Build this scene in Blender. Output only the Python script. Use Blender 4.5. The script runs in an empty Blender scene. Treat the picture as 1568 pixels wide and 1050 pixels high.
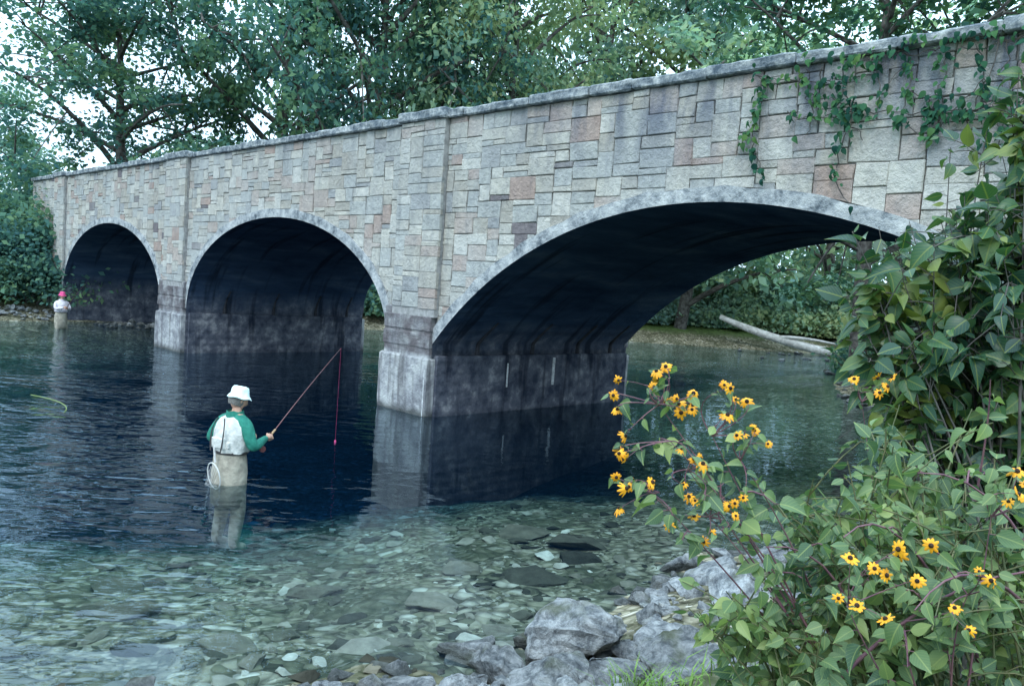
import bpy, math, random
import numpy as np
from mathutils import Matrix, Vector
random.seed(7); rs=np.random.RandomState(11)
scene=bpy.context.scene
COL=bpy.context.collection
# ------------------------------------------------------------ helpers
def link(o,parent=None):
    COL.objects.link(o)
    if parent is not None: o.parent=parent
    return o
def empty(name,loc=(0,0,0),rotz=0):
    e=bpy.data.objects.new(name,None); e.empty_display_size=.2
    e.location=loc; e.rotation_euler=(0,0,rotz); return link(e)
def obj(name,me,mat=None,parent=None,loc=None,smooth=False):
    if mat is not None and len(me.materials)==0: me.materials.append(mat)
    o=bpy.data.objects.new(name,me)
    if loc is not None: o.location=loc
    if smooth: me.polygons.foreach_set('use_smooth',[True]*len(me.polygons))
    return link(o,parent)
def npmesh(name,V,F,attr=None):
    V=np.asarray(V,dtype=np.float32).reshape(-1,3); F=np.asarray(F,dtype=np.int32)
    n,k=F.shape
    me=bpy.data.meshes.new(name)
    me.vertices.add(len(V)); me.vertices.foreach_set('co',V.ravel())
    me.loops.add(n*k); me.loops.foreach_set('vertex_index',F.ravel())
    me.polygons.add(n); me.polygons.foreach_set('loop_start',np.arange(0,n*k,k,dtype=np.int32))
    me.update(calc_edges=True)
    if attr is not None:
        a=me.attributes.new('lf','FLOAT_COLOR','POINT'); a.data.foreach_set('color',np.asarray(attr,dtype=np.float32).ravel())
    return me
class Acc:
    def __init__(s): s.V=[];s.F=[];s.n=0
    def add(s,V,F):
        V=[tuple(v) for v in V]; s.V+=V; s.F+=[tuple(i+s.n for i in f) for f in F]; s.n+=len(V)
    def box(s,x0,x1,y0,y1,z0,z1,ch=0.0):
        c=ch
        if c<=0:
            V=[(x0,y0,z0),(x1,y0,z0),(x1,y1,z0),(x0,y1,z0),(x0,y0,z1),(x1,y0,z1),(x1,y1,z1),(x0,y1,z1)]
            s.add(V,[(0,3,2,1),(4,5,6,7),(0,1,5,4),(1,2,6,5),(2,3,7,6),(3,0,4,7)])
        else:
            V=[]
            for z,i in ((z0,c),(z0+c,0),(z1-c,0),(z1,c)):
                V+=[(x0+i,y0+i,z),(x1-i,y0+i,z),(x1-i,y1-i,z),(x0+i,y1-i,z)]
            F=[(3,2,1,0),(12,13,14,15)]
            for k in range(3):
                for j in range(4):
                    a=k*4+j;b=k*4+(j+1)%4
                    F.append((a,b,b+4,a+4))
            s.add(V,F)
    def tube(s,P,R,seg=6,cap=True):
        P=[Vector(p) for p in P]; V=[];F=[]
        up=Vector((0.13,0.21,1)).normalized()
        for i,p in enumerate(P):
            d=(P[min(i+1,len(P)-1)]-P[max(i-1,0)])
            if d.length<1e-9:d=Vector((0,0,1))
            d.normalize(); a=d.cross(up)
            if a.length<.1:a=d.cross(Vector((1,0,0)))
            a.normalize(); b=d.cross(a)
            for k in range(seg):
                t=2*math.pi*k/seg; V.append(p+(a*math.cos(t)+b*math.sin(t))*R[i])
        for i in range(len(P)-1):
            for k in range(seg):
                F.append((i*seg+k,i*seg+(k+1)%seg,(i+1)*seg+(k+1)%seg,(i+1)*seg+k))
        if cap:
            F.append(tuple(range(seg))[::-1]); F.append(tuple((len(P)-1)*seg+k for k in range(seg)))
        s.add(V,F)
    def mesh(s,name):
        me=bpy.data.meshes.new(name); me.from_pydata(s.V,[],s.F); me.update(); return me
def bez(p0,p1,p2,n):
    p0,p1,p2=Vector(p0),Vector(p1),Vector(p2)
    return [(p0*(1-t)**2+p1*2*t*(1-t)+p2*t*t) for t in [i/(n-1) for i in range(n)]]
# ------------------------------------------------------------ node helpers
def newmat(name):
    m=bpy.data.materials.new(name); m.use_nodes=True; nt=m.node_tree; nt.nodes.clear()
    out=nt.nodes.new('ShaderNodeOutputMaterial'); return m,nt,out
class NT:
    def __init__(s,nt): s.nt=nt
    def n(s,t,**kw):
        nd=s.nt.nodes.new('ShaderNode'+t)
        for k,v in kw.items(): setattr(nd,k,v)
        return nd
    def l(s,a,b): s.nt.links.new(a,b)
    def noise(s,vec,scale,detail=4,rough=.55,dist=0):
        nd=s.n('TexNoise'); nd.inputs['Scale'].default_value=scale; nd.inputs['Detail'].default_value=detail
        nd.inputs['Roughness'].default_value=rough; nd.inputs['Distortion'].default_value=dist
        if vec is not None: s.l(vec,nd.inputs['Vector'])
        return nd.outputs['Fac']
    def ramp(s,fac,stops,interp='LINEAR'):
        r=s.n('ValToRGB'); cr=r.color_ramp; cr.interpolation=interp
        while len(cr.elements)<len(stops): cr.elements.new(.5)
        for e,(p,c) in zip(cr.elements,stops):
            e.position=p; e.color=(c[0],c[1],c[2],1) if hasattr(c,'__len__') else (c,c,c,1)
        s.l(fac,r.inputs[0]); return r.outputs[0]
    def mix(s,fac,a,b,mode='MIX'):
        m=s.n('MixRGB',blend_type=mode)
        for i,x in enumerate((fac,a,b)):
            if hasattr(x,'links'): s.l(x,m.inputs[i])
            else: m.inputs[i].default_value=x if i==0 else (x[0],x[1],x[2],1)
        return m.outputs[0]
    def math(s,op,a,b=0.0,clamp=False):
        m=s.n('Math',operation=op); m.use_clamp=clamp
        for i,x in enumerate((a,b)):
            if hasattr(x,'links'): s.l(x,m.inputs[i])
            else: m.inputs[i].default_value=x
        return m.outputs[0]
    def mapr(s,v,a,b,c=0.,d=1.):
        m=s.n('MapRange'); s.l(v,m.inputs[0])
        for i,x in enumerate((a,b,c,d)): m.inputs[i+1].default_value=x
        return m.outputs[0]
    def mapping(s,vec,scale):
        m=s.n('Mapping'); m.inputs['Scale'].default_value=scale; s.l(vec,m.inputs['Vector']); return m.outputs[0]
    def bump(s,h,strength=.5,dist=.02,normal=None):
        b=s.n('Bump'); b.inputs['Distance'].default_value=dist
        if hasattr(strength,'links'): s.l(strength,b.inputs['Strength'])
        else: b.inputs['Strength'].default_value=strength
        s.l(h,b.inputs['Height'])
        if normal is not None: s.l(normal,b.inputs['Normal'])
        return b.outputs[0]
    def principled(s,col,rough=.8,normal=None,spec=.3):
        p=s.n('BsdfPrincipled')
        if hasattr(col,'links'): s.l(col,p.inputs['Base Color'])
        else: p.inputs['Base Color'].default_value=(col[0],col[1],col[2],1)
        if hasattr(rough,'links'): s.l(rough,p.inputs['Roughness'])
        else: p.inputs['Roughness'].default_value=rough
        p.inputs['Specular IOR Level'].default_value=spec
        if normal is not None: s.l(normal,p.inputs['Normal'])
        return p.outputs[0]
    def diffuse(s,col,normal=None):
        p=s.n('BsdfDiffuse'); s.l(col,p.inputs[0])
        if normal is not None: s.l(normal,p.inputs['Normal'])
        return p.outputs[0]
def simple(name,c1,c2,scale=8,rough=.8,bump=.3,dist=.01,spec=.3):
    m,nt,out=newmat(name); N=NT(nt); tc=N.n('TexCoord').outputs['Object']
    f=N.noise(tc,scale,3); col=N.ramp(f,[(.35,c1),(.65,c2)])
    N.l(N.principled(col,rough,N.bump(f,bump,dist),spec),out.inputs[0]); return m
def leafmat(name,cols,trans=.35,patch=.35,rough=.45,vein=False):
    m,nt,out=newmat(name); N=NT(nt)
    at=N.n('Attribute'); at.attribute_name='lf'; sp=N.n('SeparateColor'); N.l(at.outputs['Color'],sp.inputs[0])
    geo=N.n('NewGeometry').outputs['Position']
    big=N.noise(geo,patch,0)
    k=N.math('ADD',N.math('MULTIPLY',sp.outputs[2],.55),N.math('MULTIPLY',N.mapr(big,.3,.7),.45))
    n=len(cols); col=N.ramp(k,[((i+.5)/n,c) for i,c in enumerate(cols)])
    if vein:
        lat=N.math('ABSOLUTE',N.math('SUBTRACT',sp.outputs[0],.5))
        v=N.math('FRACT',N.math('MULTIPLY',N.math('SUBTRACT',sp.outputs[1],lat),7.0))
        vm=N.math('LESS_THAN',v,.12); mid=N.math('LESS_THAN',lat,.03)
        vv=N.math('MAXIMUM',N.math('MULTIPLY',vm,.3),N.math('MULTIPLY',mid,.6))
        col=N.mix(vv,col,(min(1,cols[-1][0]*1.2),min(1,cols[-1][1]*1.15),cols[-1][2]*1.15))
    if vein: p=N.principled(col,rough,None,.35)
    else: p=N.diffuse(col)
    t=N.n('BsdfTranslucent'); N.l(N.mix(1.0,col,(1.0,1.15,.6) if vein else (1,1.1,.85),'MULTIPLY'),t.inputs[0])
    mx=N.n('MixShader'); mx.inputs[0].default_value=trans; N.l(p,mx.inputs[1]); N.l(t.outputs[0],mx.inputs[2])
    N.l(mx.outputs[0],out.inputs[0]); return m
# ------------------------------------------------------------ leaf scatter
def template(kind):
    if kind=='far':
        V=np.array([[0,-.5,0],[.34,.02,.07],[0,.5,-.03],[-.34,-.05,.07]]); F=np.array([[0,1,2,3]])
        A=np.array([[.5,0],[1,.5],[.5,1],[0,.5]])
    else:
        st=[(0,.02),(.12,.24),(.3,.35),(.5,.33),(.7,.22),(.87,.09),(1,.005)]
        V=[];A=[]
        for t,w in st:
            z=-.3*t*t
            V+=[(-w,t,z+w*.3),(0,t,z),(w,t,z+w*.3)]; A+=[(.5-w*1.2,t),(.5,t),(.5+w*1.2,t)]
        F=[]
        for i in range(len(st)-1):
            for j in (0,1):
                a=i*3+j; F.append((a,a+1,a+4,a+3))
        V=np.array(V);A=np.array(A);F=np.array(F)
    return V,F,A
def leaves(name,P,Nrm,T,S,kind='far'):
    V0,F0,A0=template(kind); n=len(P); k=len(V0)
    Nrm=Nrm/np.linalg.norm(Nrm,axis=1,keepdims=True)
    T=T-Nrm*np.sum(T*Nrm,axis=1,keepdims=True); T/= (np.linalg.norm(T,axis=1,keepdims=True)+1e-9)
    X=np.cross(T,Nrm)
    wv=rs.uniform(.7,1.15,n)[:,None]; cv=rs.uniform(-.6,2.4,n)[:,None]
    if kind=='far': cv=np.ones((n,1))
    V=P[:,None,:]+S[:,None,None]*((V0[None,:,0]*wv)[:,:,None]*X[:,None,:]+V0[None,:,1:2]*T[:,None,:]+(V0[None,:,2]*cv)[:,:,None]*Nrm[:,None,:])
    F=(F0[None,:,:]+(np.arange(n)*k)[:,None,None]).reshape(-1,F0.shape[1])
    A=np.zeros((n,k,4)); A[:,:,0]=A0[None,:,0];A[:,:,1]=A0[None,:,1];A[:,:,2]=rs.rand(n)[:,None];A[:,:,3]=1
    return npmesh(name,V.reshape(-1,3),F,A.reshape(-1,4))
def rnd(n): return rs.normal(size=(n,3))

# ------------------------------------------------------------ camera
pitch=math.atan(87/1220); roll=math.radians(4.0)
F=Vector((0,math.cos(pitch),-math.sin(pitch))); U=Vector((0,math.sin(pitch),math.cos(pitch))); Rr=Vector((1,0,0))
cx=Rr*math.cos(roll)+U*math.sin(roll); cy=-Rr*math.sin(roll)+U*math.cos(roll); cz=-F
cam=bpy.data.cameras.new('camera'); cam.lens=28.0; cam.sensor_width=36; cam.clip_end=2000; cam.clip_start=.05
co=link(bpy.data.objects.new('camera',cam))
co.matrix_world=Matrix(((cx.x,cy.x,cz.x,0),(cx.y,cy.y,cz.y,0),(cx.z,cy.z,cz.z,2.6),(0,0,0,1)))
scene.camera=co
# ------------------------------------------------------------ world, sun
w=bpy.data.worlds.new('World'); scene.world=w; w.use_nodes=True; nt=w.node_tree; nt.nodes.clear(); N=NT(nt)
EL,AZ=math.radians(48),math.radians(205)
sky=N.n('TexSky'); sky.sky_type='NISHITA'; sky.sun_disc=False; sky.sun_elevation=EL; sky.sun_rotation=AZ
sky.dust_density=4; sky.ozone_density=1.5
tc=N.n('TexCoord').outputs['Generated']
sz=N.n('SeparateXYZ'); N.l(tc,sz.inputs[0])
# overcast: brighter towards the zenith
cloud=N.mix(1.0,(26.5,36.5,45.0),N.ramp(N.mapr(sz.outputs[2],0,1),[(0,.46),(.35,.56),(.6,.84),(1,.95)]),'MULTIPLY')
mixc=N.mix(.85,sky.outputs[0],cloud)
bg=N.n('Background'); bg.inputs[1].default_value=.115; N.l(mixc,bg.inputs[0])
ow=N.n('OutputWorld'); N.l(bg.outputs[0],ow.inputs[0])
sl=bpy.data.lights.new('sun','SUN'); sl.energy=1.5; sl.angle=math.radians(18); sl.color=(1,.97,.92)
so=link(bpy.data.objects.new('sun',sl)); 
sd=Vector((math.sin(AZ)*math.cos(EL),math.cos(AZ)*math.cos(EL),math.sin(EL)))
so.rotation_euler=sd.to_track_quat('Z','Y').to_euler(); so.location=(0,-10,30)
scene.view_settings.view_transform='Standard'; scene.view_settings.look='None'; scene.view_settings.exposure=0
# ------------------------------------------------------------ terrain
W=np.array([(-60,-25),(-14,2.0),(-6,3.6),(-2.9,4.3),(-1.4,4.6),(-.3,5.1),(.5,5.6),(1.4,7.0),(2.6,8.0),(5,9),(7.5,11),(9,16),(10.6,25),(13,31),(22,36),(45,40),(80,40),(80,52),(45,51),(18.4,45),(7.4,44.2),(0,42),(-8,38.5),(-15.5,33.8),(-18.0,30.6),(-20,28.8),(-28,24),(-60,5)],float)
def sdist(X,Y):
    d=np.full(X.shape,1e9); ins=np.zeros(X.shape,bool); n=len(W)
    for i in range(n):
        a=W[i];b=W[(i+1)%n]; e=b-a
        t=np.clip(((X-a[0])*e[0]+(Y-a[1])*e[1])/(e@e),0,1)
        d=np.minimum(d,np.hypot(X-a[0]-t*e[0],Y-a[1]-t*e[1]))
        c=((a[1]>Y)!=(b[1]>Y))&(X<(b[0]-a[0])*(Y-a[1])/(b[1]-a[1]+1e-12)+a[0]); ins^=c
    return np.where(ins,-d,d)
def wob(X,Y):
    return (np.sin(X*1.7+Y*.9)*np.cos(Y*1.3-X*.6)+.5*np.sin(X*4.1-Y*3.3)*np.sin(Y*3.7+X*1.9)+.3*np.sin(X*9.3+1)*np.sin(Y*8.1))
def height(X,Y):
    d=sdist(X,Y)+.18*wob(X,Y)
    land=1.25*(1-np.exp(-np.maximum(d,0)/3.2))+.05*wob(X*.7,Y*.7)*np.clip(d,0,1)
    far=np.clip((np.hypot(X,Y-20)-60)/200,0,1)*10
    q=np.maximum(-d,0); bed=-np.minimum(.085*q+.016*q*q,2.0)+.025*wob(X*1.4,Y*1.4)
    return np.where(d>0,land+far,bed)
def axis(lo,hi,dlo,dhi,step,grow):
    a=list(np.arange(dlo,dhi,step)); s=step
    x=dhi
    while x<hi: a.append(x); s*=grow; x+=s
    s=step; x=dlo; b=[]
    while x>lo: s*=grow; x-=s; b.append(x)
    return np.array(b[::-1]+a)
gx=axis(-500,500,-8,7,.13,1.05); gy=axis(-200,700,1,15,.13,1.05)
X,Y=np.meshgrid(gx,gy); Z=height(X,Y)
nx,ny=len(gx),len(gy)
idx=np.arange(nx*ny).reshape(ny,nx)
Fq=np.stack([idx[:-1,:-1],idx[:-1,1:],idx[1:,1:],idx[1:,:-1]],-1).reshape(-1,4)
gm=npmesh('ground',np.stack([X,Y,Z],-1).reshape(-1,3),Fq)
def absorb_tint(N,col,zsock):  # light lost in the water, put into bed and stone colour by depth
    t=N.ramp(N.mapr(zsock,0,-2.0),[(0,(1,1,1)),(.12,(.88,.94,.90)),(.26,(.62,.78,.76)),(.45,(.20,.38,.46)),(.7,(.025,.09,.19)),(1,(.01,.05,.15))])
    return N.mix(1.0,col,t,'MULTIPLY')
m,nt,out=newmat('ground_mat'); N=NT(nt); pos=N.n('NewGeometry').outputs['Position']
sep=N.n('SeparateXYZ'); N.l(pos,sep.inputs[0])
dist=N.n('VectorMath',operation='ADD'); nz=N.n('TexNoise'); nz.inputs['Scale'].default_value=3; nz.inputs['Detail'].default_value=1; N.l(pos,nz.inputs['Vector']); 
sc=N.n('VectorMath',operation='SCALE'); sc.inputs['Scale'].default_value=.25; N.l(nz.outputs['Color'],sc.inputs[0]); N.l(pos,dist.inputs[0]); N.l(sc.outputs[0],dist.inputs[1])
def vor(scale,feat='F1'):
    v=N.n('TexVoronoi',feature=feat); v.inputs['Scale'].default_value=scale; N.l(dist.outputs[0],v.inputs['Vector']); return v
v1=vor(9); v2=vor(24)
s1=N.n('SeparateColor'); N.l(v1.outputs['Color'],s1.inputs[0]); s2=N.n('SeparateColor'); N.l(v2.outputs['Color'],s2.inputs[0])
pal=[(0,(.05,.05,.035)),(.3,(.15,.145,.095)),(.6,(.26,.24,.165)),(.88,(.36,.33,.25)),(1,(.58,.55,.46))]
c1=N.ramp(s1.outputs[0],pal); c2=N.ramp(s2.outputs[1],pal)
peb=N.mix(N.mapr(N.noise(pos,1.6,2),.42,.58),c1,c2)
e1=N.mapr(v1.outputs['Distance'],.35,.75,1,.2); peb=N.mix(1.0,peb,N.mix(.7,(1,1,1),e1),'MULTIPLY')
alg=N.mapr(N.noise(pos,.8,3,.6,.6),.47,.64); peb=N.mix(N.math('MULTIPLY',alg,.75),peb,(.055,.06,.035))
peb=absorb_tint(N,peb,sep.outputs[2])
soil=N.ramp(N.noise(pos,5,4),[(.3,(.05,.06,.03)),(.5,(.08,.12,.04)),(.7,(.14,.19,.07))])
fac=N.mapr(N.math('ADD',sep.outputs[2],N.math('MULTIPLY',N.noise(pos,2.5,2),.3)),.6,.85)
col=N.mix(fac,peb,soil)
N.l(N.diffuse(col,N.bump(N.math('MULTIPLY',v1.outputs['Distance'],-1.0),.9,.05)),out.inputs[0])
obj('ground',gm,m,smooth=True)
def hz(x,y): return float(height(np.array([[x]],float),np.array([[y]],float))[0,0])
# ------------------------------------------------------------ water
wm=npmesh('river_water',[(-140,-60,0),(140,-60,0),(140,110,0),(-140,110,0)],[(0,1,2,3)])
m,nt,out=newmat('water_mat'); N=NT(nt); pos=N.n('NewGeometry').outputs['Position']
sep=N.n('SeparateXYZ'); N.l(pos,sep.inputs[0])
n1=N.noise(N.mapping(pos,(1.5,2.6,1)),1.3,1,.5,.4); n2=N.noise(N.mapping(pos,(1.2,2.4,1)),5,1,.5); n3=N.noise(pos,.4,1)
hh=N.math('ADD',n1,N.math('MULTIPLY',n2,.2))
leftm=N.mapr(sep.outputs[0],-1.5,-6,0.12,.6); nearm=N.mapr(sep.outputs[1],5,9,.5,1.0); farm=N.mapr(sep.outputs[1],24,36,0,.6)
stg=N.math('MULTIPLY',N.math('ADD',N.math('MULTIPLY',leftm,nearm),farm),N.mapr(n3,.38,.62,.3,1.2))
bp=N.bump(hh,stg,.10)
fr=N.n('Fresnel'); fr.inputs[0].default_value=1.37; N.l(bp,fr.inputs['Normal'])
tr=N.n('BsdfTransparent'); tr.inputs[0].default_value=(.86,.96,.98,1)
df=N.n('BsdfDiffuse'); df.inputs[0].default_value=(.008,.07,.17,1)
body_=N.n('MixShader'); body_.inputs[0].default_value=.035; N.l(tr.outputs[0],body_.inputs[1]); N.l(df.outputs[0],body_.inputs[2])
gl=N.n('BsdfGlossy'); gl.inputs['Roughness'].default_value=.03; gl.inputs[0].default_value=(.78,.91,1,1); N.l(bp,gl.inputs['Normal'])
mx=N.n('MixShader'); N.l(fr.outputs[0],mx.inputs[0]); N.l(body_.outputs[0],mx.inputs[1]); N.l(gl.outputs[0],mx.inputs[2])
N.l(mx.outputs[0],out.inputs[0])
obj('river_water',wm,m)
# ------------------------------------------------------------ bridge
BR=empty('stone_arch_bridge',(-1.49,15.17,0),math.atan2(-.7045,.7097))
def arch_z(s):
    r=-9.
    R=7.82; dx=s+5.7
    if abs(dx)<5.7: r=max(r,4.14-7.82+math.sqrt(max(R*R-dx*dx,0)))
    for c,a,zt,b in ((6.35,5.08,4.07,2.77),(18.0,5.0,4.0,2.7)):
        dx=s-c
        if abs(dx)<a: r=max(r,(zt-b)+b*math.sqrt(1-(dx/a)**2))
    return r
m,nt,out=newmat('ashlar_stone'); N=NT(nt); geo=N.n('NewGeometry'); ri=geo.outputs['Random Per Island']
tco=N.n('TexCoord').outputs['Object']
base=N.ramp(ri,[(0,(.35,.325,.285)),(.16,(.395,.375,.335)),(.30,(.34,.34,.325)),(.44,(.44,.415,.365)),(.56,(.375,.32,.285)),(.66,(.355,.355,.335)),(.80,(.46,.44,.40)),(.90,(.28,.28,.28)),(.945,(.34,.26,.225)),(.985,(.17,.15,.155))],'CONSTANT')
nn=N.noise(tco,6,4,.65); base=N.mix(.6,base,N.ramp(nn,[(.3,(.58,.60,.63)),(.7,(1.22,1.2,1.16))]),'MULTIPLY')
sp=N.n('SeparateXYZ'); N.l(tco,sp.inputs[0])
wash=N.mapr(N.noise(N.mapping(tco,(1,1,.6)),.7,3,.6),.42,.62,0,.4); base=N.mix(wash,base,(.42,.425,.41))
# run-off stains below the coping and grime over the whole face
grime=N.mapr(N.noise(N.mapping(tco,(2.2,2.2,.5)),1.3,4,.65),.54,.70,0,.4); base=N.mix(grime,base,(.15,.16,.17))
stn=N.noise(N.mapping(tco,(1.6,1.6,.35)),1.1,4,.6,.3)
hgt=N.mapr(sp.outputs[2],4.0,5.3,0,1); rgt=N.math('ADD',N.mapr(sp.outputs[0],1.5,4.5,0,.8),.2)
st=N.math('MULTIPLY',N.math('MULTIPLY',N.mapr(stn,.42,.60),hgt),rgt,True)
base=N.mix(N.math('MULTIPLY',st,.8),base,(.085,.10,.14))
low=N.math('MULTIPLY',N.mapr(sp.outputs[2],2.4,1.2),N.mapr(nn,.4,.6,.3,.9)); base=N.mix(N.math('MULTIPLY',low,.6),base,(.13,.11,.10))
nb=N.noise(tco,13,4,.7)
N.l(N.diffuse(base,N.bump(nb,1.0,.045)),out.inputs[0]); STONE=m
MORTAR=simple('mortar',(.20,.195,.19),(.32,.31,.30),9)
m,nt,out=newmat('old_concrete'); N=NT(nt); tco=N.n('TexCoord').outputs['Object']; sp=N.n('SeparateXYZ'); N.l(tco,sp.inputs[0])
c=N.ramp(N.noise(tco,2.2,5,.65,.4),[(.3,(.13,.13,.14)),(.45,(.25,.25,.26)),(.6,(.40,.40,.39)),(.8,(.5,.5,.48))])
wet=N.mapr(N.math('ADD',sp.outputs[2],N.math('MULTIPLY',N.noise(tco,4,2),.15)),.1,.25,1,0); c=N.mix(N.math('MULTIPLY',wet,.8),c,(.05,.055,.05))
band=N.mapr(sp.outputs[2],1.14,1.2); band2=N.mapr(sp.outputs[2],2.1,2.02); bb=N.math('MULTIPLY',N.math('MULTIPLY',band,band2),N.mapr(N.noise(tco,3,4),.35,.6,.25,.95))
c=N.mix(bb,c,(.12,.105,.11))
strk=N.noise(N.mapping(tco,(3,3,.25)),2.0,3,.6); c=N.mix(N.mapr(strk,.50,.66,0,.7),c,(.09,.085,.09))
N.l(N.diffuse(c,N.bump(N.noise(tco,12,5,.7),.9,.05)),out.inputs[0]); CONC=m
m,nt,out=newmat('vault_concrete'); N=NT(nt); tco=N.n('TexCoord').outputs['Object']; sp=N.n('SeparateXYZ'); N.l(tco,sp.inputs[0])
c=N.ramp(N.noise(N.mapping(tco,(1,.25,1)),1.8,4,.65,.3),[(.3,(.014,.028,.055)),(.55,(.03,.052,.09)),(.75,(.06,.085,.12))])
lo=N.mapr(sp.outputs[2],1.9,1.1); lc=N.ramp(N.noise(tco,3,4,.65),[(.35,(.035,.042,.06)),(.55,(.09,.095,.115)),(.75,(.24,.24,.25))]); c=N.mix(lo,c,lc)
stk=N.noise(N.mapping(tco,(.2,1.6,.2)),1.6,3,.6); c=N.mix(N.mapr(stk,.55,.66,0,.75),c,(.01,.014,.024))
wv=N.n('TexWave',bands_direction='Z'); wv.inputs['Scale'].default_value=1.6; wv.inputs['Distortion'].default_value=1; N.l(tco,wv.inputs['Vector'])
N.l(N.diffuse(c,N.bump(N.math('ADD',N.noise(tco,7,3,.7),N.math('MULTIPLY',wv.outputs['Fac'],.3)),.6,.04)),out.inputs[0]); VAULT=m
m,nt,out=newmat('coping_stone'); N=NT(nt); tco=N.n('TexCoord').outputs['Object']
cn=N.noise(tco,5,5,.75)
c=N.ramp(cn,[(.34,(.06,.08,.10)),(.5,(.18,.20,.215)),(.66,(.42,.43,.42))])
N.l(N.diffuse(c,N.bump(cn,.9,.05)),out.inputs[0]); COPE=m

S0,S1=-17.0,27.5; TOPZ=5.62; DEPTH=6.0
def colsamples():
    s=set(np.round(np.arange(S0,S1+.01,.25),4))
    for c,a in ((-5.7,5.7),(6.35,5.08),(18.0,5.0)):
        for k in range(0,49): s.add(round(c+a*math.cos(math.pi*k/48),4))
        for e in (-a,a):
            s.add(round(c+e*1.0-.0005,4)); s.add(round(c+e+.0005,4))
    return sorted(s)
ss=colsamples(); body=Acc()
for off,flip in ((0.03,False),(DEPTH-.03,True)):
    V=[];Fc=[]
    for s in ss:
        zb=arch_z(s); zb=zb if zb>0 else -2.5
        V+=[(-s,off,zb),(-s,off,TOPZ)]
    for i in range(len(ss)-1):
        f=(2*i,2*i+1,2*i+3,2*i+2)
        Fc.append(f if not flip else f[::-1])
    body.add(V,Fc)
body.box(-S1,-S0,.45,DEPTH-.45,4.45,4.85)
body.box(-S1,-S0,.0335,.45,4.5,TOPZ-.004)
body.box(-S1,-S0,DEPTH-.45,DEPTH-.0335,4.5,TOPZ-.004)
obj('wall_core',body.mesh('wall_core'),MORTAR,BR)
def inner_curve(k):
    if k==0:
        R=7.62; n=40; a0=math.asin((5.68)/R)
        pts=[(-5.7+R*math.sin(-a0+2*a0*i/n),4.14-7.82+R*math.cos(-a0+2*a0*i/n)) for i in range(n+1)]
    else:
        c,a,zt,b=((6.35,5.08,4.07,2.77),(18.0,5.0,4.0,2.7))[k-1]; n=44
        pts=[(c-(a-.2)*math.cos(math.pi*i/n),(zt-b)+(b-.2)*math.sin(math.pi*i/n)) for i in range(n+1)]
    return [(pts[0][0],-2.5)]+pts+[(pts[-1][0],-2.5)]
vault=Acc(); ring=Acc()
for k in range(3):
    pi=inner_curve(k)
    offs=[-.05]+list(np.linspace(.3,DEPTH-.3,10))+[DEPTH+.05]
    V=[];Fc=[]
    for s,z in pi:
        for o in offs: V.append((-s,o,z))
    no=len(offs)
    for i in range(len(pi)-1):
        for j in range(no-1):
            Fc.append((i*no+j,(i+1)*no+j,(i+1)*no+j+1,i*no+j+1))
    vault.add(V,Fc)
    P=pi[1:-1]; O=[]
    for i,(s,z) in enumerate(P):
        a=P[max(i-1,0)];b=P[min(i+1,len(P)-1)]; t=Vector((b[0]-a[0],b[1]-a[1])).normalized(); nrm=Vector((-t.y,t.x))
        wdt=.205+.014*math.sin(i*1.7)+.012*math.sin(i*3.1+k)
        O.append((s+nrm.x*wdt,z+nrm.y*wdt))
    for of,bk in ((-.05,.05),(DEPTH+.05,DEPTH-.05)):
        V=[];Fc=[]
        for (s,z),(s2,z2) in zip(P,O):
            V+=[(-s,of,z-.001),(-s2,of,z2),(-s2,bk,z2+.0)]
        for i in range(len(P)-1):
            a=3*i
            Fc+= [(a,a+1,a+4,a+3),(a+1,a+2,a+5,a+4)]
        ring.add(V,Fc)
m,nt,out=newmat('ring_concrete'); N=NT(nt); tco=N.n('TexCoord').outputs['Object']
c=N.ramp(N.noise(tco,3.5,5,.72),[(.33,(.08,.095,.11)),(.46,(.26,.275,.285)),(.6,(.42,.425,.42)),(.8,(.55,.55,.53))])
N.l(N.diffuse(c,N.bump(N.noise(tco,14,4,.7),.9,.04)),out.inputs[0]); RINGM=m
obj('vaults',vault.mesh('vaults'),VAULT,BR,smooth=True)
obj('arch_rings',ring.mesh('arch_rings'),RINGM,BR)
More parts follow.
